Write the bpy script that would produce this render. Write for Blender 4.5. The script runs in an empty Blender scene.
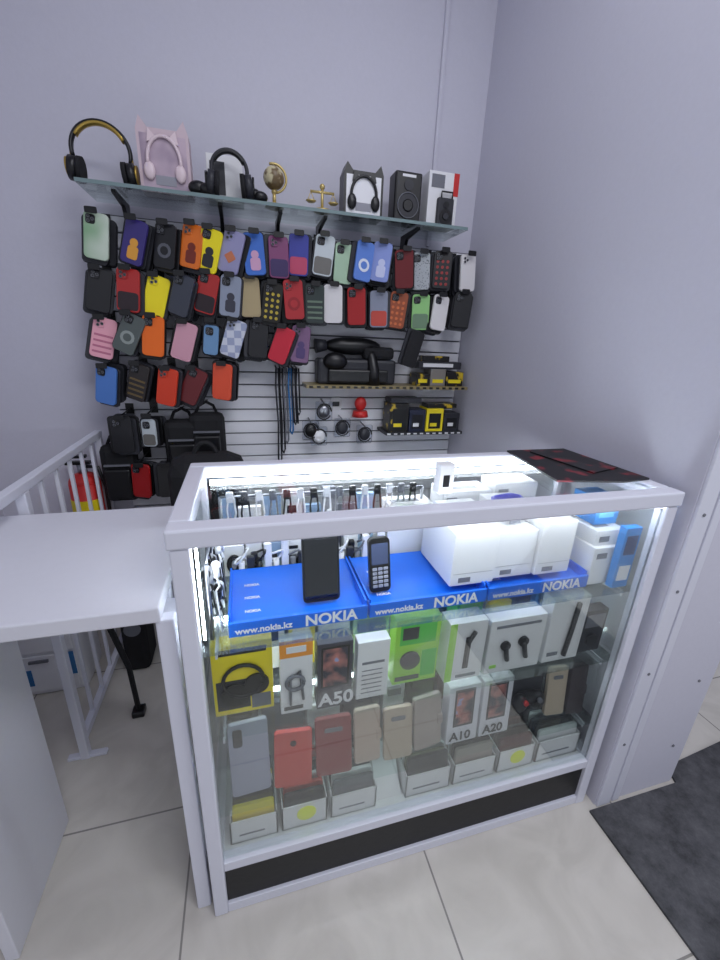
import bpy, bmesh, math, random
from mathutils import Matrix, Vector, Euler
random.seed(7)
sc=bpy.context.scene
sc.view_settings.view_transform='Standard'
sc.view_settings.look='None'
sc.view_settings.exposure=0
# ------------------------------------------------------------ materials
MATS={}
def s2l(c): return tuple(((v/255)/12.92 if v/255<=.04045 else ((v/255+.055)/1.055)**2.4) for v in c)
def mat(name,rgb,rough=.5,metal=0,emit=0,bump=0,bscale=60,var=0,coat=0):
    if name in MATS: return MATS[name]
    m=bpy.data.materials.new(name); m.use_nodes=True; nt=m.node_tree; b=nt.nodes['Principled BSDF']
    c=s2l(rgb)+(1,)
    b.inputs['Base Color'].default_value=c; b.inputs['Roughness'].default_value=rough; b.inputs['Metallic'].default_value=metal
    if coat: b.inputs['Coat Weight'].default_value=coat
    if emit:
        b.inputs['Emission Color'].default_value=c; b.inputs['Emission Strength'].default_value=emit
    tc=nt.nodes.new('ShaderNodeTexCoord'); n=nt.nodes.new('ShaderNodeTexNoise'); n.inputs['Scale'].default_value=bscale; n.inputs['Detail'].default_value=4
    nt.links.new(tc.outputs['Object'],n.inputs['Vector'])
    if bump:
        bp=nt.nodes.new('ShaderNodeBump'); bp.inputs['Strength'].default_value=bump; bp.inputs['Distance'].default_value=.003
        nt.links.new(n.outputs['Fac'],bp.inputs['Height']); nt.links.new(bp.outputs['Normal'],b.inputs['Normal'])
    if var:
        mx=nt.nodes.new('ShaderNodeMix'); mx.data_type='RGBA'
        mx.inputs[6].default_value=tuple(v*(1-var) for v in c[:3])+(1,); mx.inputs[7].default_value=tuple(min(1,v*(1+var)) for v in c[:3])+(1,)
        nt.links.new(n.outputs['Fac'],mx.inputs[0]); nt.links.new(mx.outputs[2],b.inputs['Base Color'])
    MATS[name]=m; return m
def pat(name,c1,c2,scale=40,kind='noise',thr=.5,rough=.35,c3=None,soft=.04):
    if name in MATS: return MATS[name]
    m=bpy.data.materials.new(name); m.use_nodes=True; nt=m.node_tree; b=nt.nodes['Principled BSDF']; b.inputs['Roughness'].default_value=rough
    tc=nt.nodes.new('ShaderNodeTexCoord')
    if kind=='noise':
        t=nt.nodes.new('ShaderNodeTexNoise'); t.inputs['Scale'].default_value=scale; o=t.outputs['Fac']
    elif kind=='vor':
        t=nt.nodes.new('ShaderNodeTexVoronoi'); t.inputs['Scale'].default_value=scale; o=t.outputs['Distance']
    elif kind=='check':
        t=nt.nodes.new('ShaderNodeTexChecker'); t.inputs['Scale'].default_value=scale; o=t.outputs['Fac']
    else:
        t=nt.nodes.new('ShaderNodeTexWave'); t.inputs['Scale'].default_value=scale; t.inputs['Distortion'].default_value=3; o=t.outputs['Fac']
    nt.links.new(tc.outputs['Object'],t.inputs['Vector'])
    r=nt.nodes.new('ShaderNodeValToRGB'); r.color_ramp.elements[0].color=s2l(c1)+(1,); r.color_ramp.elements[1].color=s2l(c2)+(1,)
    r.color_ramp.elements[0].position=max(0,thr-soft); r.color_ramp.elements[1].position=thr+soft
    if c3:
        e=r.color_ramp.elements.new(min(1,thr+.12)); e.color=s2l(c3)+(1,)
    nt.links.new(o,r.inputs['Fac']); nt.links.new(r.outputs['Color'],b.inputs['Base Color'])
    MATS[name]=m; return m
def glass(name,tint=(.97,.99,.98),k=1.0):
    m=bpy.data.materials.new(name); m.use_nodes=True; nt=m.node_tree; nt.nodes.clear()
    o=nt.nodes.new('ShaderNodeOutputMaterial'); t=nt.nodes.new('ShaderNodeBsdfTransparent'); t.inputs[0].default_value=tint+(1,)
    g=nt.nodes.new('ShaderNodeBsdfGlossy'); g.inputs['Roughness'].default_value=.03
    f=nt.nodes.new('ShaderNodeFresnel'); f.inputs['IOR'].default_value=1.35
    mu=nt.nodes.new('ShaderNodeMath'); mu.operation='MULTIPLY'; mu.inputs[1].default_value=k
    mx=nt.nodes.new('ShaderNodeMixShader')
    nt.links.new(f.outputs[0],mu.inputs[0]); nt.links.new(mu.outputs[0],mx.inputs[0]); nt.links.new(t.outputs[0],mx.inputs[1]); nt.links.new(g.outputs[0],mx.inputs[2]); nt.links.new(mx.outputs[0],o.inputs[0])
    MATS[name]=m; return m
GL=glass('clear_glass',k=.35); GS=glass('shelf_glass',(.92,.97,.955),.6); PL=glass('clear_plastic',(.9,.92,.95),1.5)
WALL=mat('wall_paint',(205,204,216),.75,bump=.08,bscale=90,var=.03)
WHITE=mat('white_plastic',(232,232,236),.4); FRAME=mat('white_powder_coat',(216,217,228),.35)
CARD=mat('white_card',(228,228,230),.55,var=.02); BLACK=mat('black_plastic',(16,16,19),.35); SOFT=mat('black_fabric',(20,20,24),.85,bump=.3)
GREY=mat('grey_plastic',(110,112,120),.4); DARK=mat('dark_grey',(42,43,50),.5); STEEL=mat('steel',(150,152,158),.3,1)
GOLD=mat('gold_metal',(190,160,80),.35,.8); SCREEN=mat('phone_glass',(8,10,16),.08,coat=1)
RED=mat('red_plastic',(200,40,38),.4); YEL=mat('yellow_card',(236,214,30),.45); BLUE=mat('tray_blue',(6,104,224),.35); GREEN=mat('green_card',(70,190,60),.45)
LEDM=mat('led_tube',(240,246,255),.5,emit=24); LED2=mat('led_tube_dim',(240,246,255),.5,emit=15)
# ------------------------------------------------------------ mesh builder
class O:
    def __init__(s,name): s.n=name; s.bm=bmesh.new(); s.m=[]; s.M=Matrix.Identity(4)
    def mi(s,m):
        if m not in s.m: s.m.append(m)
        return s.m.index(m)
    def _fin(s,f,m,smooth=False):
        i=s.mi(m)
        for x in f: x.material_index=i; x.smooth=smooth
    def box(s,x0,x1,y0,y1,z0,z1,m,bev=0,M=None):
        M=s.M@(M or Matrix.Identity(4))
        r=bmesh.ops.create_cube(s.bm,size=1,matrix=Matrix.Translation(((x0+x1)/2,(y0+y1)/2,(z0+z1)/2))@Matrix.Diagonal((abs(x1-x0),abs(y1-y0),abs(z1-z0),1)))
        vs=r['verts']; fs=list({f for v in vs for f in v.link_faces})
        if bev:
            es=list({e for v in vs for e in v.link_edges})
            q=bmesh.ops.bevel(s.bm,geom=es,offset=bev,segments=2,affect='EDGES',profile=.5)
            fs=q['faces']+[f for f in fs if f.is_valid]; fs=list({f for f in fs}); vs=list({v for f in fs for v in f.verts})
            fs=list({f for v in vs for f in v.link_faces})
        for v in vs: v.co=M@v.co
        s._fin(fs,m)
    def plate(s,w,h,t,r,m,M,side=None,seg=4,ch=.0012):
        M=s.M@M
        def ring(ins,y):
            out=[]
            rr=max(r-ins,.0005)
            for cx,cz,a0 in ((w/2-r,h/2-r,0),(-w/2+r,h/2-r,90),(-w/2+r,-h/2+r,180),(w/2-r,-h/2+r,270)):
                for k in range(seg+1):
                    a=math.radians(a0+90*k/seg); out.append(s.bm.verts.new(M@Vector((cx+rr*math.cos(a),y,cz+rr*math.sin(a)))))
            return out
        ch=min(ch,t*.4)
        R=[ring(ch,-t/2),ring(0,-t/2+ch),ring(0,t/2-ch),ring(ch,t/2)]
        n=len(R[0]); fs=[]; sf=[]
        fs.append(s.bm.faces.new(R[0])); fs.append(s.bm.faces.new(R[3][::-1]))
        for a,b in zip(R,R[1:]):
            for k in range(n): sf.append(s.bm.faces.new((a[k],b[k],b[(k+1)%n],a[(k+1)%n])))
        s._fin(fs,m); s._fin(sf,side or m)
    def cyl(s,p0,p1,r,m,r2=None,seg=16):
        p0=Vector(p0);p1=Vector(p1);d=p1-p0
        q=Vector((0,0,1)).rotation_difference(d.normalized()).to_matrix().to_4x4()
        R=bmesh.ops.create_cone(s.bm,cap_ends=True,segments=seg,radius1=r,radius2=r if r2 is None else r2,depth=d.length,matrix=s.M@Matrix.Translation((p0+p1)/2)@q)
        fs={f for v in R['verts'] for f in v.link_faces}
        s._fin([f for f in fs if len(f.verts)==4],m,True); s._fin([f for f in fs if len(f.verts)!=4],m)
    def sph(s,c,r,m,M=None,u=16,v=10):
        if not hasattr(r,'__len__'): r=(r,r,r)
        R=bmesh.ops.create_uvsphere(s.bm,u_segments=u,v_segments=v,radius=1,matrix=s.M@Matrix.Translation(c)@(M or Matrix.Identity(4))@Matrix.Diagonal((*r,1)))
        s._fin({f for v in R['verts'] for f in v.link_faces},m,True)
    def tube(s,pts,r,m,seg=8,closed=False,flat=1):
        P=[Vector(p) for p in pts]; n=len(P); rings=[]; up=None
        for i in range(n):
            a=P[(i-1)%n] if (closed or i>0) else P[i]; b=P[(i+1)%n] if (closed or i<n-1) else P[i]
            t=(b-a).normalized()
            if up is None:
                up=Vector((0,0,1)) if abs(t.z)<.9 else Vector((1,0,0))
            x=t.cross(up)
            if x.length<1e-4: x=t.cross(Vector((1,.3,0)))
            x.normalize(); y=x.cross(t).normalized(); up=y
            rr=r[i] if hasattr(r,'__len__') else r
            rings.append([s.bm.verts.new(s.M@(P[i]+x*rr*math.cos(2*math.pi*k/seg)*flat+y*rr*math.sin(2*math.pi*k/seg))) for k in range(seg)])
        fs=[]
        for i in range(n if closed else n-1):
            a=rings[i]; b=rings[(i+1)%n]
            for k in range(seg): fs.append(s.bm.faces.new((a[k],a[(k+1)%seg],b[(k+1)%seg],b[k])))
        s._fin(fs,m,True)
        if not closed: s._fin([s.bm.faces.new(rings[0][::-1]),s.bm.faces.new(rings[-1])],m)
    def poly(s,pts,y0,y1,m,axis='y'):
        def P(p,t): return {'y':Vector((p[0],t,p[1])),'x':Vector((t,p[0],p[1])),'z':Vector((p[0],p[1],t))}[axis]
        a=[s.bm.verts.new(s.M@P(p,y0)) for p in pts]; b=[s.bm.verts.new(s.M@P(p,y1)) for p in pts]; n=len(pts)
        fs=[s.bm.faces.new(a),s.bm.faces.new(b[::-1])]+[s.bm.faces.new((a[k],b[k],b[(k+1)%n],a[(k+1)%n])) for k in range(n)]
        s._fin(fs,m)
    def done(s,parent=None):
        bmesh.ops.recalc_face_normals(s.bm,faces=s.bm.faces)
        me=bpy.data.meshes.new(s.n); s.bm.to_mesh(me); s.bm.free()
        for m in s.m: me.materials.append(m)
        o=bpy.data.objects.new(s.n,me); sc.collection.objects.link(o)
        if parent: o.parent=parent
        return o
def T(x,y,z,tilt=0,yaw=0,lean=0):
    return Matrix.Translation((x,y,z))@Matrix.Rotation(math.radians(yaw),4,'Z')@Matrix.Rotation(math.radians(lean),4,'X')@Matrix.Rotation(math.radians(tilt),4,'Y')
def text(body,size,M,m,parent,name='lettering'):
    cu=bpy.data.curves.new(name,'FONT'); cu.body=body; cu.size=size; cu.extrude=.0003; cu.align_x='LEFT'; cu.materials.append(m); cu.offset=.0008*size/.03
    o=bpy.data.objects.new(name,cu); sc.collection.objects.link(o)
    o.matrix_world=M@Matrix.Rotation(math.radians(90),4,'X')
    o.parent=parent; return o
def B(name,x0,x1,y0,y1,z0,z1,m,bev=0):
    o=O(name); o.box(x0,x1,y0,y1,z0,z1,m,bev); return o.done()
# ------------------------------------------------------------ room
YB=1.14; XR=1.075; XL=-.8
def tile_mat(name,c,j,ox,oy,size=.6):
    m=bpy.data.materials.new(name); m.use_nodes=True; nt=m.node_tree; b=nt.nodes['Principled BSDF']; b.inputs['Roughness'].default_value=.22
    tc=nt.nodes.new('ShaderNodeTexCoord'); mp=nt.nodes.new('ShaderNodeMapping'); mp.inputs['Location'].default_value=(-ox,-oy,0)
    br=nt.nodes.new('ShaderNodeTexBrick'); br.offset=0; br.inputs['Scale'].default_value=1; br.inputs['Brick Width'].default_value=size; br.inputs['Row Height'].default_value=size; br.inputs['Mortar Size'].default_value=.0025
    n=nt.nodes.new('ShaderNodeTexNoise'); n.inputs['Scale'].default_value=5; n.inputs['Detail'].default_value=8; n.inputs['Distortion'].default_value=1.5
    r=nt.nodes.new('ShaderNodeValToRGB'); r.color_ramp.elements[0].position=.35; r.color_ramp.elements[0].color=s2l(tuple(v-14 for v in c))+(1,); r.color_ramp.elements[1].position=.65; r.color_ramp.elements[1].color=s2l(c)+(1,)
    nt.links.new(tc.outputs['Object'],mp.inputs['Vector']); nt.links.new(mp.outputs[0],br.inputs['Vector']); nt.links.new(tc.outputs['Object'],n.inputs['Vector'])
    nt.links.new(n.outputs['Fac'],r.inputs['Fac']); nt.links.new(r.outputs['Color'],br.inputs['Color1']); nt.links.new(r.outputs['Color'],br.inputs['Color2']); br.inputs['Mortar'].default_value=s2l(j)+(1,)
    nt.links.new(br.outputs['Color'],b.inputs['Base Color']); return m
TILE=tile_mat('floor_tile',(208,203,195),(140,136,132),.53,.27)
B('floor',-2.2,2.8,-3.2,1.3,-.05,0,TILE)
B('ceiling',-2.2,2.8,-3.2,1.3,2.8,2.85,WALL)
B('wall_back',-2.2,2.8,YB,YB+.1,0,2.8,WALL)
B('wall_left',XL-.1,XL,.6,YB,0,2.8,WALL)
B('wall_right',XR,1.375,-.015,YB,0,2.8,WALL)
o=O('trim_1')
o.box(1.078,1.125,-.023,-.015,0,2.8,FRAME,.002)
o.box(1.135,1.160,-.021,-.015,0,2.8,FRAME,.002)
for z in (.25,.5,.75,.95,1.2,1.5): o.cyl((1.10,-.025,z),(1.10,-.022,z),.004,GREY); o.cyl((1.32,-.018,z-.08),(1.32,-.014,z-.08),.004,GREY)
o.done()
o=O('trim_2'); o.box(.872,.888,YB-.012,YB,1.66,2.8,WALL,.003); o.done()
MATM=pat('rubber_mat',(52,52,56),(96,96,100),9,'noise',.53,.8,soft=.15)
for n in MATM.node_tree.nodes:
    if n.type=='TEX_NOISE': n.inputs['Detail'].default_value=9; n.inputs['Roughness'].default_value=.8
o=O('floor_mat'); o.poly([(1.045,-1.1),(1.75,-1.1),(1.75,.05),(1.40,.02),(1.38,-.028),(1.045,-.028)],0.0,.008,MATM,'z'); o.done()
# ------------------------------------------------------------ slatwall
SL=mat('slat_board',(232,232,238),.5); GR=mat('slat_groove',(84,84,92),.5)
o=O('slatwall_panel'); o.box(-.34,1.07,YB-.006,YB,.3,1.65,GR)
z=.3
while z<1.63:
    o.box(-.34,1.07,YB-.02,YB-.006,z,z+.0445,SL,.002); z+=.05
o.done()
YF=YB-.02
# ------------------------------------------------------------ phone cases on hooks
def cm(rgb): return mat('case_%d_%d_%d'%rgb,rgb,.3)
def phone(o,x,y,z,w,h,m,tilt=0,yaw=0,lean=0,cam=True,stack=0,print_=None):
    M=T(x,y,z,tilt,yaw,lean)
    for k in range(stack):
        o.plate(w+.004,h+.004,.010,.012,random.choice([DARK,BLACK,DARK]),M@Matrix.Translation((random.uniform(-.014,.014),.014+.014*k,random.uniform(-.012,.004))))
    o.plate(w,h,.010,.012,m,M)
    def disc(dx,dz,r,mm,d=.0012):
        p=M@Vector((dx,-.0048,dz)); q=M@Vector((dx,-.0050-d,dz)); o.cyl(p,q,r,mm,seg=14)
    if print_:
        k,a=print_
        a=cm(a)
        if k=='fig': disc(.002,-.002,.013,a); o.plate(w*.5,h*.30,.001,.008,a,M@Matrix.Translation((.002,-.0053,-h*.24)))
        elif k=='dots':
            for i in range(3):
                for j in range(5): disc(-w*.28+i*w*.28,-h*.38+j*h*.15,.0055,a)
        elif k=='ring': disc(0,-h*.1,.022,a); disc(0,-h*.1,.013,m,.0016)
        elif k=='low': o.plate(w*.9,h*.42,.001,.010,a,M@Matrix.Translation((0,-.0053,-h*.25)))
        elif k=='str':
            for i in range(4): o.plate(w*.8,.007,.001,.002,a,M@Matrix.Translation((0,-.0053,-h*.36+i*h*.14)))
        elif k=='dia': o.plate(w*.42,w*.42,.001,.003,a,M@Matrix.Translation((0,-.0053,-h*.12))@Matrix.Rotation(.785,4,'Y'))
    if cam:
        cw=.026; M2=M@Matrix.Translation((-w/2+cw/2+.006,-.006,h/2-cw/2-.008))
        o.plate(cw,cw,.003,.007,DARK if m is BLACK else random.choice([BLACK,m]),M2)
        for dx,dz in ((-.005,.006),(-.005,-.006),(.006,0)):
            p=M2@Vector((dx,-.0015,dz)); q=M2@Vector((dx,-.0035,dz)); o.cyl(p,q,.0048,GREY,seg=10); o.cyl(q,q+(q-p)*.2,.0036,SCREEN,seg=10)
P={
'gn':(pat('p_green_fade',(225,230,220),(80,150,84),5,'noise',.5,soft=.14),None),'pu':(cm((58,48,118)),('fig',(226,160,60))),
'bk':(mat('case_black',(24,24,28),.3),None),'bk2':(mat('case_black',(24,24,28),.3),('ring',(90,92,100))),'or':(cm((222,112,34)),('fig',(120,44,30))),'ye':(cm((240,222,24)),('fig',(40,40,44))),
'pm':(cm((150,148,186)),('dia',(196,116,80))),'bl':(cm((66,112,196)),('fig',(206,160,190))),
'pp':(cm((128,66,110)),('low',(60,44,92))),'rw':(cm((70,76,160)),('low',(196,80,110))),
'ls':(cm((196,204,208)),('low',(110,108,104))),'mt':(cm((168,196,168)),None),'bw':(cm((96,134,212)),('ring',(226,230,242))),
'lb':(cm((136,152,212)),('fig',(200,206,236))),'dr':(cm((110,30,34)),None),'gg':(pat('p_glitter',(90,95,100),(170,175,180),160,'vor',.3),None),
'db':(cm((30,28,32)),('dots',(150,44,44))),'wh':(cm((225,222,222)),None),
'rd':(cm((176,44,42)),('low',(44,30,36))),'yl':(cm((245,225,15)),None),'dg':(cm((62,66,78)),None),'gy':(cm((142,150,168)),('fig',(60,60,72))),
'tn':(cm((176,158,120)),None),'pd':(cm((32,30,26)),('dots',(190,168,60))),'r2':(cm((178,48,52)),('ring',(150,36,42))),'bg':(cm((52,62,60)),('str',(110,128,110))),
'r3':(cm((165,28,30)),None),'mx':(cm((134,140,158)),('low',(190,72,60))),'br':(cm((152,76,46)),('dots',(206,110,62))),
'lg':(cm((150,205,130)),('low',(112,140,112))),'pk':(cm((232,165,180)),('str',(190,110,136))),'og':(cm((238,108,22)),None),
'lp':(cm((216,160,176)),None),'sb':(cm((110,150,190)),None),'ch':(pat('p_checker',(158,166,194),(208,212,224),40,'check',.5),None),'br2':(cm((205,40,60)),None),
'gl':(cm((124,92,126)),('fig',(80,62,110))),'b2':(cm((82,130,205)),None),'kb':(cm((44,38,36)),('str',(110,90,54))),
'ro':(cm((222,62,28)),None),'dr2':(cm((104,26,30)),None),'or2':(cm((232,84,50)),None),'gk':(cm((84,92,90)),('ring',(146,154,150)))}
rows=[(1.555,[(-.285,'gn'),(-.18,'pu'),(-.10,'bk2'),(-.02,'or'),(.04,'ye'),(.11,'pm'),(.185,'bl'),(.26,'pp'),(.335,'rw'),(.415,'ls'),(.487,'mt'),(.565,'bw'),(.64,'lb'),(.725,'dr'),(.80,'gg'),(.88,'db'),(.985,'wh')]),
(1.41,[(-.31,'bk'),(-.225,'rd'),(-.145,'yl'),(-.06,'dg'),(.02,'rd'),(.09,'gy'),(.165,'tn'),(.24,'pd'),(.315,'r2'),(.39,'bg'),(.46,'wh'),(.55,'r3'),(.635,'mx'),(.715,'br'),(.805,'lg'),(.89,'wh'),(.985,'bk')]),
(1.27,[(-.32,'pk'),(-.24,'gk'),(-.16,'og'),(-.065,'lp'),(.025,'sb'),(.10,'ch'),(.18,'bk'),(.26,'br2'),(.33,'gl')]),
(1.115,[(-.325,'b2'),(-.235,'kb'),(-.14,'ro'),(-.05,'dr2'),(.045,'or2')]),
(.94,[(-.30,'bk'),(-.215,'ls')]),(.76,[(-.26,'r3'),(-.17,'bk')])]
for ri,(z,items) in enumerate(rows):
    o=O('phone_case_rack')
    for k,(x,key) in enumerate(items):
        y=.985+random.uniform(-.014,.012)
        left=x<.15
        tilt=random.uniform(6,19) if (ri in(0,1) and left) else random.uniform(-5,8)
        if ri in (2,3): tilt=random.choice([18,22,12,26,-4]) if k%2 else random.uniform(-2,16)
        small=key in('sb','ls') and ri>1
        w,h=(.068,.130) if not small else (.05,.10)
        zz=z+random.uniform(-.014,.008); x+=random.uniform(-.006,.006)
        phone(o,x,y,zz,w,h,P[key][0],tilt,random.uniform(-20,14),random.uniform(-5,5),cam=random.random()<.8,stack=5,print_=P[key][1])
        o.cyl((x,YF+.001,zz+.072),(x,y-.02,zz+.067),.0028,BLACK,seg=8); o.box(x-.014,x+.014,YF-.004,YF+.001,zz+.052,zz+.092,BLACK)
        o.plate(.034,.018,.002,.004,BLACK,T(x,y-.021,zz+.066))
    o.done()
# ------------------------------------------------------------ top glass shelf
o=O('glass_wall_shelf'); SZ=1.690
SGE=mat('glass_edge',(120,140,142),.2)
o.box(-.31,.94,.922,YF,SZ-.010,SZ,GS); o.box(-.31,.94,.920,.922,SZ-.010,SZ,SGE)
for x in (-.22,.08,.27,.42,.76):
    o.poly([(YF,SZ-.010),(.95,SZ-.010),(.95,SZ-.018),(1.06,SZ-.03),(1.095,SZ-.08),(YF,SZ-.09)],x-.006,x+.006,BLACK,'x')
o.done()
def arc(cx,cz,rx,rz,a0,a1,n,y): return [(cx+rx*math.cos(math.radians(a0+(a1-a0)*i/n)),y,cz+rz*math.sin(math.radians(a0+(a1-a0)*i/n))) for i in range(n+1)]
def headphones(name,x,y,w,h,mb,mc,z=SZ,lean=0,tilt=0):
    o=O(name); o.M=T(x,y,z,tilt,0,lean)
    o.tube(arc(0,h-w/2,w/2,w/2,-15,195,24,0),.006,mb,flat=1.6)
    o.tube([(p[0]*.94,p[1],p[2]-.004) for p in arc(0,h-w/2,w/2,w/2,30,150,14,0)],.006,mc,flat=1.8)
    for s in(-1,1):
        o.cyl((s*w*.42,0,.035),(s*w*.42+s*.022,0,.038),.032,mb,seg=24); o.cyl((s*w*.42+s*.022,0,.038),(s*w*.42+s*.028,0,.038),.026,mc,seg=24)
        o.cyl((s*w*.42-s*.012,0,.034),(s*w*.42,0,.035),.034,SOFT,seg=24)
        o.tube([(s*w*.49,0,.05),(s*w*.51,0,.07),(s*w*.5,0,h-w/2)],.005,mc)
    return o
headphones('headphones',-.245,.975,.155,.165,BLACK,GOLD,lean=-6).done()
headphones('headphones',.115,.935,.105,.125,DARK,BLACK).done()
PK=mat('pink_card',(206,186,194),.5); PK2=mat('pink_plastic',(226,206,212),.4)
def catbox(name,x0,x1,y,h,m,m2,mi):
    w=x1-x0; xc=(x0+x1)/2; o=O(name); o.M=T(xc,y,SZ)
    o.poly([(-w/2,0),(w/2,0),(w/2,h*.82),(w*.42,h),(w*.28,h*.86),(-w*.28,h*.86),(-w*.42,h),(-w/2,h*.82)],0,.07,m)
    o.poly([(-w*.44,.012),(w*.44,.012),(w*.44,h*.78),(-w*.44,h*.78)],-.001,.0,mi)
    o.tube(arc(0,h*.42,w*.32,h*.34,-10,190,18,-.006),.005,m2)
    for s in(-1,1):
        o.sph((s*w*.30,-.006,h*.28),(.016,.008,.024),m2); o.poly([(s*w*.1,h*.72),(s*w*.3,h*.66),(s*w*.26,h*.84)],-.008,-.002,m2)
    o.poly([(-w*.2,.02),(w*.2,.02),(w*.2,.045),(-w*.2,.045)],-.002,-.001,mat('label_grey',(150,150,160)))
    return o.done()
catbox('cat_ear_headphone_box',-.145,0,.97,.190,PK,PK2,pat('pink_print',(196,176,190),(158,140,158),12,'noise',.52,soft=.1))
catbox('cat_ear_headphone_box',.485,.625,.97,.160,BLACK,BLACK,WHITE)
o=O('headphone_box'); o.box(.045,.155,.99,1.05,SZ,SZ+.130,CARD,.002); o.box(.055,.10,.9885,.99,SZ+.02,SZ+.11,DARK); o.done()
o=O('game_controller'); o.sph((.02,.95,SZ+.02),(.03,.02,.02),BLACK); o.sph((.045,.94,SZ+.017),(.022,.02,.017),BLACK); o.done()
o=O('game_controller'); o.sph((.205,.95,SZ+.017),(.025,.02,.017),BLACK); o.sph((.190,.955,SZ+.02),(.02,.02,.02),BLACK); o.done()
o=O('desk_globe'); o.M=T(.253,.985,SZ)
GO2=mat('brass',(206,184,120),.35,.5)
o.cyl((0,0,0),(0,0,.012),.032,GO2,.022); o.cyl((0,0,.012),(0,0,.045),.006,GO2); o.sph((0,0,.085),.034,pat('globe_map',(206,196,160),(110,90,60),30,'noise',.52)); o.tube(arc(0,.085,.040,.040,-80,110,16,0),.004,GO2); o.sph((0,0,.047),.009,GO2); o.done()
o=O('balance_scale'); o.M=T(.41,.965,SZ)
o.cyl((0,0,0),(0,0,.008),.028,GO2); o.cyl((0,0,.008),(0,0,.07),.005,GO2); o.cyl((-.04,0,.058),(.04,0,.058),.004,GO2); o.sph((0,0,.074),.009,GO2)
for s in(-1,1):
    for q in(-.012,.012): o.cyl((s*.038,0,.057),(s*.038+q,0,.03),.0012,GO2,seg=6)
    o.cyl((s*.038,0,.026),(s*.038,0,.031),.011,GO2,.018)
o.done()
def speaker(o,x0,x1,y0,z0,h,body,grill):
    w=x1-x0; xc=(x0+x1)/2
    o.box(x0,x1,y0,y0+.07,z0,z0+h,body,.006)
    o.cyl((xc,y0-.002,z0+h*.34),(xc,y0+.002,z0+h*.34),w*.38,grill,seg=28); o.cyl((xc,y0-.006,z0+h*.34),(xc,y0-.002,z0+h*.34),w*.16,body,w*.2,seg=20)
    o.cyl((xc,y0-.003,z0+h*.74),(xc,y0+.002,z0+h*.74),w*.17,grill,seg=20)
o=O('bluetooth_speaker'); speaker(o,.665,.765,.96,SZ,.155,BLACK,DARK); o.tube([(.715+.039*math.cos(t*.314),.956,SZ+.053+.039*math.sin(t*.314)) for t in range(20)],.0015,GREY,6,closed=True); o.box(.69,.74,.959,.961,SZ+.138,SZ+.146,CARD); o.done()
o=O('boxed_speaker'); o.box(.79,.905,.96,1.03,SZ,SZ+.170,CARD,.002)
o.box(.885,.9055,.959,.96,SZ+.1,SZ+.170,RED); o.box(.80,.85,.959,.96,SZ+.12,SZ+.160,GREY)
speaker(o,.825,.888,.945,SZ+.0,.090,DARK,BLACK); o.tube([(.838,.95,SZ+.090),(.838,.95,SZ+.108),(.88,.95,SZ+.108),(.88,.95,SZ+.090)],.003,BLACK); o.done()
# ------------------------------------------------------------ small wall shelves + goods
SH=mat('perforated_shelf_edge',(150,135,95),.4); DOT=pat('black_gold_box',(26,25,26),(200,170,40),28,'noise',.62)
o=O('slatwall_bracket_shelf'); o.box(.36,1.06,.99,YF,1.10,1.112,SH); 
for i in range(23): o.box(.37+i*.03,.385+i*.03,.9885,.99,1.102,1.110,BLACK)
o.done()
o=O('massage_gun'); o.M=T(.58,1.03,1.112)
o.box(-.17,.16,0.0,.085,0,.10,DARK,.012); o.box(-.13,.12,-.02,0,.01,.06,BLACK,.006); o.sph((-.02,.04,.15),(.12,.035,.035),BLACK); o.cyl((-.13,.04,.15),(-.175,.04,.145),.02,DARK,.028); o.tube([(.05,.03,.14),(.055,.01,.10),(.06,-.01,.05),(.06,-.01,.0)],[.026,.022,.024,.026],BLACK,12)
o.sph((-.10,0.0,.09),(.05,.03,.035),BLACK); o.box(.02,.15,.0,.06,.10,.15,SOFT,.015); o.done()
o=O('black_handset_pack'); phone(o,.785,.975,1.26,.06,.14,BLACK,15,0,0,False,1); o.cyl((.795,.975,1.32),(.795,YF,1.33),.003,BLACK); o.done()
o=O('tool_box_pack'); 
for i,(x0,x1,h,m) in enumerate([(.83,.89,.05,DOT),(.895,.965,.07,mat('box_grey2',(130,125,120),.5)),(.97,1.05,.06,DOT)]):
    o.box(x0,x1,1.02,1.10,1.112,1.112+h,m,.002); o.box(x0+.01,x1-.01,1.019,1.02,1.125,1.14,YEL)
o.box(.84,1.04,1.03,1.10,1.182,1.212,DARK,.003); o.box(.86,1.0,1.029,1.03,1.19,1.205,CARD); o.box(.86,.98,1.03,1.09,1.212,1.235,DOT,.002)
o.done()
o=O('slatwall_bracket_shelf'); o.box(.70,1.06,.99,YF,.905,.917,DARK); 
for i in range(12): o.box(.705+i*.03,.72+i*.03,.9885,.99,.908,.914,CARD)
o.done()
o=O('car_charger_box')
for i,(x0,x1,h,m) in enumerate([(.715,.80,.12,DOT),(.805,.88,.095,mat('box_navy',(30,36,60),.4)),(.885,.965,.10,YEL),(.97,1.045,.08,DARK)]):
    o.box(x0,x1,1.0,1.09,.917,.917+h,m,.002); o.box(x0+.012,x1-.012,.999,1.0,.93,.917+h-.02,BLACK); o.box(x0+.018,x1-.03,.998,.999,.94,.955,CARD if i%2 else YEL)
o.box(.72,.86,1.01,1.09,1.038,1.06,DARK,.003); o.box(.89,1.03,1.01,1.08,1.018,1.036,DOT,.002)
o.done()
o=O('red_key_holder'); o.sph((.60,1.06,1.03),(.026,.02,.03),RED); o.cyl((.60,1.06,1.0),(.60,1.06,.975),.03,RED,.036); o.cyl((.60,1.06,1.04),(.60,YF+.001,1.04),.003,BLACK); o.done()
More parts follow.
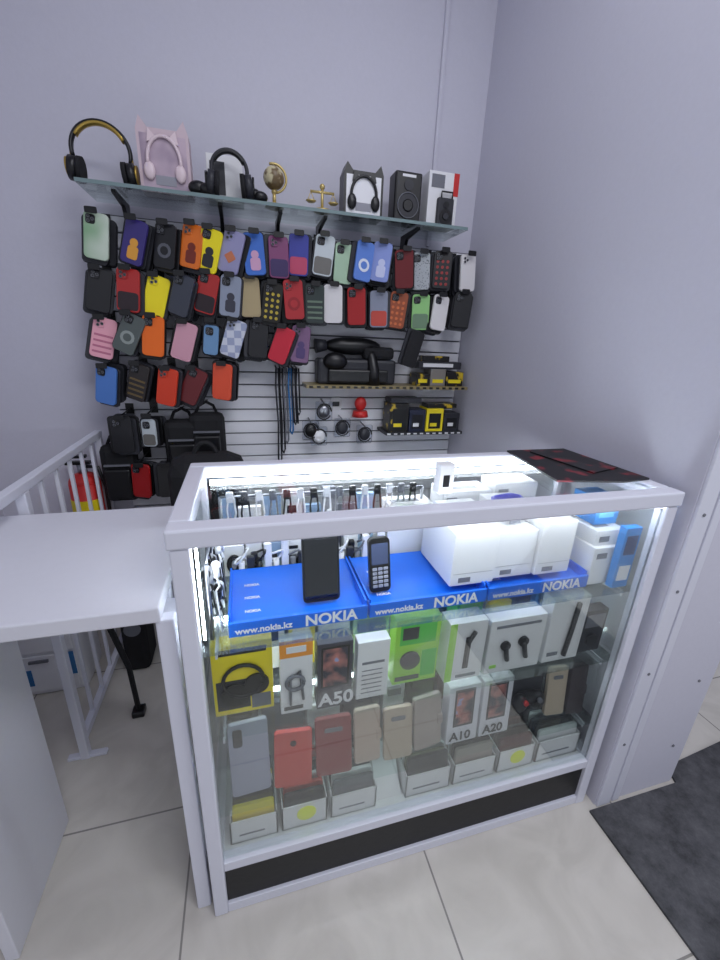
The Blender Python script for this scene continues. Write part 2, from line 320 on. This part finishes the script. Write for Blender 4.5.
for (x,z,m) in ((.385,.92,BLACK),(.42,.895,CARD),(.52,.93,DARK),(.44,1.0,STEEL),(.62,.90,DARK)):
    o=O('earphone_blister_pack'); o.plate(.07,.08,.01,.006,PL,T(x,1.05,z)); o.sph((x,1.045,z),(.025,.012,.028),m); o.tube(arc(x,z,.03,.032,0,330,14,1.04),.003,BLACK); o.cyl((x,1.05,z+.035),(x,YF+.001,z+.04),.003,STEEL); o.done()
o=O('hanging_cables')
BC=mat('cable_blue',(40,110,170),.4)
for i,x in enumerate((.25,.265,.28,.30,.315,.33)):
    m=[DARK,SOFT,GREY,BC,DARK,DARK][i]; zb=.80+.04*i
    o.tube([(x,1.06,1.17),(x-.004,1.05,1.1),(x+.003,1.05,.95),(x,1.05,zb),(x+.008,1.055,zb-.015),(x+.014,1.06,zb),(x+.012,1.06,1.0),(x+.008,1.06,1.17)],.0035,m)
    o.cyl((x,1.06,1.17),(x,YF+.001,1.175),.003,BLACK)
o.done()
o=O('slatwall_sign'); o.plate(.05,.055,.004,.01,CARD,T(.505,YF-.002,1.02)); o.box(.49,.52,YF-.006,YF-.0035,1.01,1.03,BLACK); o.done()
for (x,z,w,h) in ((-.34,.78,.12,.26),(-.11,.87,.13,.26),(-.02,.90,.13,.25),(.03,.62,.16,.26)):
    o=O('shoulder_bag'); o.box(x-w*.5,x+w*.5,1.0,1.08,z-h*.45,z+h*.40,SOFT,.025); o.box(x-w*.36,x+w*.36,.982,1.005,z-h*.38,z+.02,BLACK,.008); o.box(x-w*.36,x+w*.36,.990,1.0,z+.03,z+.036,GREY)
    o.tube([(x-w*.3,1.04,z+h*.38),(x-w*.2,1.05,z+h*.5),(x,1.06,z+h*.55),(x+w*.2,1.05,z+h*.5),(x+w*.3,1.04,z+h*.38)],.006,SOFT); o.cyl((x,1.06,z+h*.54),(x,YF+.001,z+h*.54),.003,BLACK); o.done()
o=O('shop_stool'); 
for a in (45,135,225,315):
    c,s_=math.cos(math.radians(a)),math.sin(math.radians(a)); o.cyl((.02+c*.14,.78+s_*.14,0),(.02+c*.10,.78+s_*.10,.50),.012,STEEL)
o.cyl((.02,.78,.5),(.02,.78,.53),.15,SOFT,seg=28); o.tube([(.02+.13*math.cos(t*.3927),.78+.13*math.sin(t*.3927),.2) for t in range(16)],.008,STEEL,closed=True); o.done()
o=O('backpack'); o.box(-.13,.12,.70,.86,.53,.91,SOFT,.06); o.box(-.10,.09,.665,.71,.55,.74,SOFT,.02); o.tube(arc(-.01,.90,.035,.045,0,180,10,.78),.008,SOFT); o.tube([(-.08,.86,.88),(-.10,.90,.75),(-.09,.87,.58)],.012,SOFT); o.done()
o=O('fire_extinguisher'); o.M=T(-.47,1.04,.36)
o.cyl((0,0,0),(0,0,.38),.052,RED,seg=24); o.sph((0,0,.38),(.052,.052,.04),RED); o.cyl((0,0,.41),(0,0,.45),.016,STEEL); o.box(-.05,.03,-.01,.01,.45,.462,BLACK); o.box(-.05,.02,-.01,.01,.475,.485,BLACK)
o.tube([(.015,0,.44),(.055,-.01,.44),(.068,0,.36),(.066,0,.2),(.058,0,.08)],.007,BLACK)
for a in range(-60,61,20): 
    o.box(-.0092,.0092,-.0535,-.050,.24,.32,YEL,M=Matrix.Rotation(math.radians(a),4,'Z')); o.box(-.0092,.0092,-.0535,-.050,.18,.235,DARK,M=Matrix.Rotation(math.radians(a),4,'Z'))
o.box(-.03,.03,.03,.10,.1,.13,STEEL); o.box(-.03,.03,.03,.10,.3,.33,STEEL); o.done()
o=O('storage_cabinet'); o.box(-.78,-.50,.80,.97,0,.36,WHITE,.006)
for k in range(2): o.box(-.76,-.52,.792,.80,.02+k*.17,.175+k*.17,WHITE,.003); o.box(-.66,-.60,.785,.792,.15+k*.16,.16+k*.16,GREY)
o.box(-.56,-.52,.790,.792,.08,.18,BC); o.box(-.70,-.66,.790,.792,.05,.12,BC); o.done()
o=O('floor_bag'); o.box(-.38,-.29,.84,.98,0,.36,SOFT,.02); o.cyl((-.335,.838,.2),(-.335,.842,.2),.03,GREY); o.tube(arc(-.335,.36,.025,.035,0,180,8,.92),.006,BLACK); o.done()
# ------------------------------------------------------------ railing
o=O('metal_railing'); RX=-.415
o.box(RX-.012,RX+.012,.30,1.10,.90,.925,FRAME,.003); o.box(RX-.010,RX+.010,.49,1.10,.06,.085,FRAME,.002)
for y in (.50,1.085): o.box(RX-.012,RX+.012,y-.012,y+.012,0,.90,FRAME,.002)
for y in (.60,.70,.80,.90,1.0): o.box(RX-.005,RX+.005,y-.005,y+.005,.085,.90,FRAME)
o.box(RX-.05,RX+.06,.49,.51,0,.012,FRAME,.003); o.done()
o=O('hanging_strap'); o.tube([(-.33,.62,.60),(-.335,.63,.4),(-.30,.64,.2),(-.29,.63,.02)],.008,SOFT,flat=1.6); o.box(-.31,-.27,.61,.65,0,.025,BLACK,.004); o.box(-.41,-.32,.615,.625,.59,.605,BLACK,.002); o.done()
# ------------------------------------------------------------ side desk
DK=mat('desk_laminate',(214,214,222),.35,var=.02)
o=O('white_desk'); o.box(-1.25,-.03,.02,.475,.82,.85,DK,.003); o.box(-.425,-.40,.035,.31,0,.82,DK,.002); o.box(-1.22,-1.195,.035,.44,0,.82,DK,.002); o.box(-1.195,-.425,.285,.31,.05,.82,DK); o.done()
# ------------------------------------------------------------ display counter
W=1.05; D=.36; F=.030
o=O('display_counter')
for (x0,y0) in ((0,0),(W-F,0),(0,D-F),(W-F,D-F)): o.box(x0,x0+F,y0,y0+F,0,.965,FRAME,.003)
o.box(-.004,W+.004,-.004,.034,.966,1.0,FRAME,.004); o.box(-.004,W+.004,D-.030,D+.004,.970,1.0,FRAME,.004)
o.box(-.004,.030,.034,D-.030,.965,1.0,FRAME,.004); o.box(W-.030,W+.004,.034,D-.030,.965,1.0,FRAME,.004)
for z0,z1 in ((0,.030),(.150,.178)): 
    o.box(F,W-F,.002,F,z0,z1,FRAME,.002); o.box(0.002,F,F,D-F,z0,z1,FRAME,.002); o.box(W-F,W-.002,F,D-F,z0,z1,FRAME,.002); o.box(F,W-F,D-F,D-.002,z0,z1,FRAME,.002)
KICK=mat('kick_panel',(14,14,17),.55,bump=.2,var=.2)
o.box(F,W-F,.010,.018,.030,.150,KICK); o.box(F,W-F,D-.018,D-.010,.030,.15,KICK); o.box(.01,.018,F,D-F,.03,.15,KICK); o.box(W-.018,W-.01,F,D-F,.03,.15,KICK)
o.box(F,W-F,F,D-F,.160,.170,CARD)
for z in (.305,.525,.738): o.box(F-.01,W-F+.01,.022,D-.02,z-.006,z,GS)
o.box(F,W-F,.010,.015,.18,.957,GL); o.box(.030,W-.030,.034,D-.030,.988,.994,GL)
o.box(.012,.016,F,D-F,.18,.965,GL); o.box(W-.016,W-.012,F,D-F,.18,.965,GL)
BKP=mat('sliding_door_panel',(186,190,196),.4); o.box(F,W-F,D-.018,D-.012,.18,.74,BKP); o.box(F,W-F,D-.016,D-.012,.74,.965,GL)
for x in (F+.02,W-F-.024): 
    for z in (.305,.525,.738): o.box(x,x+.004,.03,D-.03,z-.022,z-.006,FRAME)
ctr=o.done()
o=O('led_strip'); o.box(.04,W-.04,.036,.046,.950,.960,LEDM); o.box(.04,W-.04,D-.05,D-.034,.960,.968,LEDM); o.box(.04,W-.04,.13,.138,.722,.730,LED2); o.box(.04,W-.04,.13,.138,.510,.517,LED2); o.box(.033,.037,.034,.040,.76,.95,LEDM); o.done(ctr)  # strip under shelf 2 is an added fill light to brighten the lower shelves
o=O('gate_post'); o.box(-.040,-.010,.025,.050,0,.82,FRAME,.003); o.box(-.050,-.030,.12,.14,0,.82,FRAME,.002); o.box(-.045,-.015,.05,.12,.10,.115,FRAME); o.box(-.045,-.015,.05,.12,.78,.80,FRAME); o.done()
RP=pat('red_black_print',(16,14,18),(128,28,38),16,'noise',.60,.5,c3=(40,18,24))
o=O('folded_poster'); o.poly([(.845,.358),(1.04,.358),(1.046,.08),(.96,.07),(.80,.10)],1.001,1.005,RP,'z'); o.poly([(.90,.33),(1.02,.34),(1.035,.16),(.93,.13)],1.005,1.008,RP,'z'); o.done()
o=O('charger_box'); o.box(.492,.524,.075,.10,1.0,1.062,CARD,.002); o.box(.500,.514,.0745,.075,1.015,1.04,BLACK); o.done()
# ---- shelf 1
for i,x0 in enumerate((.075,.355,.635)):
    x1=x0+.275; S=.739
    o=O('display_tray'); o.box(x0,x1,.055,.062,S,S+.032,BLUE,.001); o.box(x0,x0+.004,.062,.245,S,S+.04,BLUE); o.box(x1-.004,x1,.062,.245,S,S+.04,BLUE)
    o.poly([(.062,S),(.062,S+.014),(.245,S+.034),(.245,S)],x0+.004,x1-.004,BLUE,'x')
    t=o.done()
    text('NOKIA',.034,T(x1-.130,.0545,S+.004),WHITE,t); text('www.nokia.kz',.019,T(x0+.012,.0545,S+.006),WHITE,t)
    for k in range(3): text('NOKIA',.010,Matrix.Translation((x0+.03,.10+.04*k,S+.0195+.0044*k))@Matrix.Rotation(math.radians(-83),4,'X'),WHITE,t)
KEY=mat('keypad_keys',(150,152,162),.4)
o=O('smartphone'); M=T(.262,.118,.846,0,0,-12); o.plate(.078,.168,.009,.010,BLACK,M); o.plate(.070,.152,.001,.006,SCREEN,M@Matrix.Translation((0,-.005,0)))
for k in range(6): o.box(-.029+k*.010,-.023+k*.010,-.0062,-.0055,.060,.070,CARD,M=M)
o.plate(.016,.003,.001,.001,GREY,M@Matrix.Translation((0,-.005,.079)))
o.box(-.03,.03,.006,.03,-.083,-.055,PL,M=M); o.done()
o=O('keypad_phone'); M=T(.392,.12,.825,-2,0,-10); o.plate(.048,.124,.013,.010,BLACK,M); o.plate(.038,.048,.001,.003,mat('lcd',(70,80,110),.1),M@Matrix.Translation((0,-.007,.026)))
for r in range(5):
    for c in range(3): o.plate(.0105,.007,.002,.002,KEY,M@Matrix.Translation((-.0125+.0125*c,-.0072,-.008-.0098*r)))
o.box(-.02,.02,.008,.03,-.058,-.04,PL,M=M); o.done()
o=O('white_product_box')
z=.775
for (x0,x1,y0,y1,zt) in [(.545,.655,.075,.235,.905),(.658,.765,.085,.235,.893),(.768,.865,.078,.235,.910)]:
    o.box(x0,x1,y0,y1,z,zt,CARD,.002); o.box(x0+.006,x1-.006,y0-.0006,y0,z+.03,z+.0305,GREY)
    o.box(x0+.02,x0+.05,y0-.0006,y0,z+.008,z+.02,GREY)
o.done()
o=O('white_product_box')
for (x0,x1,y0,y1,z0,zt) in [(.915,1.01,.06,.16,.739,.84),(.905,1.0,.17,.30,.739,.86),(.92,1.005,.07,.15,.841,.88),(.56,.66,.12,.22,.906,.925),(.69,.78,.11,.23,.911,.93),(.60,.74,.25,.325,.739,.93),(.75,.88,.25,.325,.739,.945),(.46,.58,.26,.325,.739,.90)]:
    o.box(x0,x1,y0,y1,z0,zt,CARD,.002)
    o.box(x0+.01,x0+.04,y0-.0006,y0,zt-.03,zt-.015,GREY); o.box(x0+.012,x1-.03,y0+.02,y0+.04,zt,zt+.0005,GREY)
o.done()
o=O('coiled_cable'); VI=mat('violet_cable',(60,60,190),.35)
for k in range(3): o.tube([(.72+.04*math.cos(t*.3927),.15+.035*math.sin(t*.3927),.935+.004*k+.003*math.sin(t)) for t in range(16)],.0035,VI,closed=True)
o.done()
CY=mat('cyan_blue',(30,130,210),.4)
o=O('blue_accessory_box'); o.box(.935,1.005,.10,.18,.881,.95,CY,.002); o.box(.945,.99,.099,.10,.90,.93,mat('cyan_l',(120,200,230),.4)); o.done()
o=O('blue_accessory_box'); o.box(.965,1.012,.035,.055,.739,.90,CY,.002); o.box(.972,1.005,.034,.035,.76,.80,WHITE); o.box(.972,1.005,.034,.035,.83,.88,mat('navy',(20,50,110))); o.done()
def pack(o,x,y,z,w,h,m,inner,kind):
    o.box(x-w/2,x+w/2,y,y+.014,z,z+h,m,.001)
    if kind==0: o.tube(arc(x,z+h*.42,w*.3,h*.28,0,340,16,y-.004),.0035,inner); o.tube(arc(x,z+h*.42,w*.2,h*.2,0,340,12,y-.006),.0035,inner)
    elif kind==1: o.box(x-w*.22,x+w*.22,y-.014,y,z+h*.2,z+h*.6,inner,.004); o.box(x-w*.1,x+w*.1,y-.016,y-.014,z+h*.3,z+h*.4,STEEL)
    elif kind==2: o.cyl((x,y-.012,z+h*.4),(x,y,z+h*.4),w*.3,inner,seg=20)
    elif kind==3: o.box(x-w*.38,x+w*.38,y-.001,y,z+h*.12,z+h*.5,inner); o.box(x-w*.3,x+w*.2,y-.0015,y,z+h*.7,z+h*.8,inner)
    elif kind==4: o.tube([(x-w*.3,y-.004,z+h*.2),(x-w*.1,y-.004,z+h*.6),(x+w*.1,y-.004,z+h*.25),(x+w*.3,y-.004,z+h*.65)],.0045,inner)
SB=mat('sky_blue',(60,130,200),.45); PB=mat('pale_blue',(150,175,205),.45)
for (yy,h0,h1,xs,xe) in ((.318,.15,.205,.06,.46),(.275,.07,.125,.06,.44)):
    o=O('charging_cable_pack'); x=xs; i=0
    while x<xe-.05:
        w=random.uniform(.03,.055); h=random.uniform(h0,h1)
        m=random.choice([CARD,CARD,DARK,GREY,SB,PB]); pack(o,x+w/2,yy,.739,w,h,m,BLACK if m in(CARD,SB,PB) else WHITE,i%5); x+=w+.005; i+=1
    o.done()
# rail of dangling charger cables under the top frame at the back
o=O('dangling_charger_cables')
o.cyl((.06,.295,.935),(.56,.295,.935),.003,STEEL,seg=8)
for s_ in (.06,.56): o.cyl((s_,.295,.739),(s_,.295,.935),.004,STEEL,seg=8)
for k in range(15):
    x=.08+k*.032; c=[WHITE,BLACK,WHITE,GREY,BLACK][k%5]; L=random.uniform(.05,.10)
    o.tube([(x,.292,.935),(x-.006,.285,.935-L*.5),(x-.004,.285,.935-L),(x+.006,.285,.935-L-.008),(x+.014,.285,.935-L*.7),(x+.010,.290,.935)],.0024,c,6)
    o.box(x-.006,x+.010,.280,.292,.925,.950,c,.003)
o.done()
o=O('cable_bundle')
for k in range(9):
    x=.10+.04*k; c=[WHITE,BLACK,WHITE,GREY][k%4]
    o.tube([(x+.016*math.cos(t*.785+k),.257+.008*math.sin(t*.785),.775+.004*t+.012*math.sin(k+t)) for t in range(10)],.0028,c,6)
    o.cyl((x,.257,.739),(x,.257,.785),.007,c)
    o.box(x+.012,x+.030,.250,.262,.739,.80+.03*(k%3),WHITE if k%3 else DARK,.003)
o.done()
o=O('earphone_rack')
for k in range(18):
    y=.07+.020*(k%9)+random.uniform(-.004,.004); x=.042+.018*(k//9); z=.845+random.uniform(-.05,.05)
    m=WHITE if k%2 else BLACK
    o.cyl((x,y,z),(x,y,z+.022),.006,m); o.sph((x,y,z+.024),.009,m); o.tube([(x,y,z),(x+.004,y,z-.02),(x-.003,y,z-.03),(x+.003,y,.741)],.002,m,6)
o.cyl((.045,.06,.90),(.045,.24,.90),.003,STEEL); o.cyl((.045,.24,.90),(.045,.24,.739),.004,STEEL); o.cyl((.045,.06,.90),(.045,.06,.739),.004,STEEL); o.done()
# ---- shelf 2 goods
S=.526
def pbox(name,x0,x1,y,h,d,m,deco,z=S,lean=0,yaw=0,bev=.0015,txt=None):
    w=x1-x0; o=O(name); o.M=T((x0+x1)/2,y,z,0,yaw,lean)
    o.box(-w/2,w/2,0,d,0,h,m,bev)
    for q in deco:
        k=q[0]
        if k=='r': _,a,b,c,e,mm=q; o.box(-w/2+a*w,-w/2+b*w,-.0008,.0002,c*h,e*h,mm)
        if k=='s': _,a,b,c,e,mm=q; o.box(-w/2+a*w,-w/2+b*w,-.0016,.0002,c*h,e*h,mm)
        if k=='c': _,a,c,r,mm=q; o.cyl((-w/2+a*w,-.006,c*h),(-w/2+a*w,0,c*h),r,mm,seg=20)
        if k=='t': _,pts,r,mm=q; o.tube([(-w/2+a*w,-.005,c*h) for a,c in pts],r,mm)
        if k=='o': _,a,c,r,mm=q; o.tube([(p[0],p[1],p[2]) for p in arc(-w/2+a*w,c*h,r,r,0,345,20,-.005)],.004,mm)
    M=o.M.copy(); ob=o.done()
    if txt:
        s,sz,a,c,mm=txt; text(s,sz,M@Matrix.Translation((-w/2+a*w,-.0022,c*h)),mm,ob)
    return ob
ORG=mat('orange_card',(235,150,50),.5); LG=mat('lime_card',(150,215,60),.45); PHB=pat('phone_cover_art',(40,44,60),(190,120,110),22,'noise',.55,c3=(150,160,200),soft=.1)
pbox('headset_blister_pack',.035,.155,.075,.18,.03,YEL,[('r',.05,.6,.08,.5,DARK),('c',.35,.3,.028,BLACK),('c',.72,.42,.025,BLACK),('o',.5,.5,.04,BLACK),('r',.1,.9,.86,.94,BLACK),('r',.62,.95,.05,.25,GREY)])
pbox('cable_box',.168,.235,.05,.19,.025,CARD,[('r',0,1,.78,1,ORG),('o',.45,.45,.018,GREY),('t',[(.3,.15),(.3,.5),(.6,.6),(.7,.2)],.003,GREY),('s',.2,.8,.84,.92,CARD),('r',.1,.7,.05,.10,BLACK)])
pbox('smartphone_box',.244,.32,.045,.172,.04,mat('box_black',(60,60,72),.35),[('r',.10,.90,.34,.95,BLACK),('s',.16,.84,.36,.92,PHB)],txt=('A50',.046,.04,.06,WHITE))
pbox('accessory_leaflet_box',.332,.405,.05,.155,.03,CARD,[('r',.15,.85,.62,.66,GREY)]+[('r',.15,.8,.1+.08*k,.115+.08*k,GREY) for k in range(6)])
pbox('power_bank_box',.425,.535,.07,.18,.04,LG,[('c',.35,.38,.024,DARK),('r',.1,.9,.62,.95,GREEN),('s',.15,.5,.7,.88,DARK),('r',.62,.95,.08,.5,GREEN),('r',.05,.6,.05,.12,DARK)])
pbox('action_camera_box',.548,.645,.05,.165,.05,CARD,[('r',0,.18,0,1,LG),('r',.45,.6,.2,.75,BLACK),('t',[(.52,.7),(.65,.85)],.005,BLACK),('r',.3,.85,.05,.1,GREY)])
pbox('wireless_earbuds_box',.655,.81,.05,.155,.05,CARD,[('c',.3,.52,.013,BLACK),('c',.62,.55,.014,BLACK),('t',[(.3,.5),(.36,.25)],.006,BLACK),('t',[(.62,.55),(.7,.25)],.006,BLACK),('r',.1,.9,.85,.9,GREY),('r',.08,.2,.1,.16,LG)])
pbox('green_gift_box',.60,.67,.115,.19,.05,GREEN,[('r',.1,.9,.8,.95,LG)])
pbox('smart_watch_box',.822,.93,.05,.19,.04,CARD,[('t',[(.55,.1),(.62,.55),(.66,.92)],.006,BLACK),('r',.1,.4,.1,.16,GREY)])
pbox('dark_accessory_pack',.94,1.012,.06,.13,.03,DARK,[('r',.1,.9,.6,.9,GREY),('c',.5,.3,.018,BLACK)])
cols=[CARD,GREY,CARD,YEL,CARD,mat('lt_green',(170,200,150),.5),RED,DARK,SB]
o=O('stacked_accessory_box')
for row,(zz,y0) in enumerate(((S,.175),(.306,.175))):
    x=.045
    while x<.95:
        w=random.uniform(.06,.11); h=random.uniform(.10,.165) 
        m=random.choice(cols if row==0 else [DARK,BLACK,CARD,GREY,mat('dk_red',(90,30,34),.5)]); o.box(x,x+w,y0+.02*random.random(),y0+.14,zz,zz+h,m,.002)
        o.box(x+.01,x+w-.015,y0-.001,y0+.03,zz+h*.6,zz+h*.8,random.choice([BLACK,CARD,GREY])); x+=w+.008
o.done()
# ---- shelf 3 goods
S3=.306
def lcase(name,x0,x1,y,h,m,lean=-8,z=S3,extra=None):
    w=x1-x0; o=O(name); M=T((x0+x1)/2,y,z+h/2+.001,random.uniform(-1.5,1.5),random.uniform(-6,6),lean)
    o.plate(w,h,.012,.008,m,M); 
    o.plate(w*.94,h*.96,.006,.006,DARK,M@Matrix.Translation((0,.009,0)))
    if extra=='cam': o.plate(.02,.045,.002,.006,BLACK,M@Matrix.Translation((-w/2+.02,-.0065,h/2-.034)))
    if extra=='win': o.plate(w*.5,.012,.002,.004,GREY,M@Matrix.Translation((0,-.0065,h*.3)))
    if extra=='hole': 
        p=M@Vector((0,-.006,h*.3)); q=M@Vector((0,-.008,h*.3)); o.cyl(p,q,.007,BLACK)
    if extra=='flap': o.plate(w*.2,.03,.004,.004,m,M@Matrix.Translation((w*.45,-.006,0)))
    return o.done()
lcase('phone_cover',.055,.14,.07,.185,mat('cover_greyblue',(160,162,182),.5),extra='cam')
lcase('wallet_phone_case',.15,.235,.06,.145,mat('cover_red',(205,70,62),.55),extra='hole')
lcase('wallet_phone_case',.245,.33,.065,.155,mat('cover_darkred',(138,50,52),.6),extra='win')
lcase('wallet_phone_case',.34,.405,.075,.15,mat('cover_beige',(190,170,156),.55),extra='flap')
lcase('wallet_phone_case',.412,.485,.065,.145,mat('cover_tan',(184,168,150),.55),extra='win')
lcase('wallet_phone_case',.492,.57,.075,.15,mat('cover_taupe',(164,152,146),.55),extra='flap')
for x0 in (.582,.678):
    pbox('smartphone_box',x0,x0+.088,.055,.175,.035,mat('box_white_ph',(214,214,222),.35),[('r',.18,.82,.30,.95,BLACK),('s',.24,.76,.34,.90,PHB)],z=S3,lean=-4,txt=('A20' if x0>.6 else 'A10',.036,.1,.06,DARK))
o=O('game_pad_blister'); o.M=T(.83,.07,S3); o.box(-.055,.055,.02,.03,0,.17,DARK,.002); o.sph((-.028,0,.07),(.022,.018,.03),BLACK); o.sph((.028,0,.07),(.022,.018,.03),BLACK); o.box(-.03,.03,-.012,.02,.065,.095,BLACK,.008); o.cyl((-.022,-.02,.085),(-.022,-.012,.085),.007,RED); o.cyl((.022,-.02,.085),(.022,-.012,.085),.007,GREY); o.cyl((0,0,0),(0,0,.05),.01,BLACK); o.done()
lcase('wallet_phone_case',.895,.955,.08,.15,mat('cover_sand',(186,170,150),.55),extra='win')
lcase('wallet_phone_case',.96,1.012,.07,.155,mat('cover_dark2',(60,52,56),.55),extra='flap')
# ---- bottom: open white card trays holding cases
S4=.1705
def tray(x0,x1,h,cols,dot=False):
    o=O('card_tray_of_cases'); y0=.04;y1=.17
    o.box(x0,x1,y0,y0+.003,S4,S4+h*.62,CARD); o.box(x0,x1,y1-.003,y1,S4,S4+h*.62,CARD); o.box(x0,x0+.003,y0,y1,S4,S4+h*.62,CARD); o.box(x1-.003,x1,y0,y1,S4,S4+h*.62,CARD); o.box(x0,x1,y0,y1,S4,S4+.003,CARD)
    n=7
    for k in range(n):
        yy=y0+.014+k*(y1-y0-.03)/(n-1); m=cols[k%len(cols)]; hh=h*random.uniform(.80,1.0)
        o.plate((x1-x0)-.012,hh-.006,.009,.008,m,T((x0+x1)/2,yy,S4+.003+hh/2,0,0,-3))
    if dot: 
        o.cyl(((x0+x1)/2+.004,y0-.0012,S4+h*.36),((x0+x1)/2+.004,y0,S4+h*.36),.023,mat('yellow_sticker',(235,245,40),.5),seg=24)
    else: o.box(x0+.02,x1-.03,y0-.0008,y0,S4+h*.2,S4+h*.24,GREY)
    o.done()
CR=MATS['cover_red']
tray(.045,.152,.115,[YEL,DARK,GREY,CARD]); tray(.162,.27,.12,[DARK,CR,CARD,GREY],True)
tray(.28,.395,.115,[GREY,CARD,DARK]); tray(.475,.60,.118,[DARK,mat('olive',(100,105,80),.5),CARD]); tray(.61,.735,.112,[mat('cover_taupe',(150,140,136)),DARK,CARD]); tray(.745,.86,.12,[mat('dk_red',(90,30,34)),BLACK,GREY],True); tray(.87,1.012,.118,[CARD,DARK,GREY])
o=O('slanted_white_card'); o.poly([(.05,S4),(.13,S4),(.13,S4+.10)],.402,.468,CARD,'x'); o.done()
# ------------------------------------------------------------ lights
def area(name,loc,rot,sx,sy,e,col):
    L=bpy.data.lights.new(name,'AREA'); L.shape='RECTANGLE'; L.size=sx; L.size_y=sy; L.energy=e; L.color=col
    o=bpy.data.objects.new(name,L); o.location=loc; o.rotation_euler=rot; sc.collection.objects.link(o); return o
area('ceiling_light',(.9,-1.3,2.78),(0,0,0),1.4,.6,34,(.92,.94,1.0))
area('ceiling_light',(.5,.0,2.78),(0,0,0),.9,.3,7,(.92,.93,1.0))
w=bpy.data.worlds.new('World'); sc.world=w; w.use_nodes=True; w.node_tree.nodes['Background'].inputs[0].default_value=(.82,.86,1,1); w.node_tree.nodes['Background'].inputs[1].default_value=.52
# ------------------------------------------------------------ camera
yaw,p,r=.28205,.33331,.043413
f=Vector((math.sin(yaw)*math.cos(p),math.cos(yaw)*math.cos(p),-math.sin(p))); rt=Vector((math.cos(yaw),-math.sin(yaw),0)); up=rt.cross(f)
rt2=rt*math.cos(r)+up*math.sin(r); up2=-rt*math.sin(r)+up*math.cos(r)
cam=bpy.data.cameras.new('camera'); co=bpy.data.objects.new('camera',cam); sc.collection.objects.link(co)
Mx=Matrix((rt2,up2,-f)).transposed().to_4x4(); Mx.translation=(.1272,-.6151,1.2882); co.matrix_world=Mx
cam.sensor_fit='VERTICAL'; cam.sensor_height=36; cam.sensor_width=27; cam.lens=405.3*36/960; cam.clip_start=.02
sc.camera=co
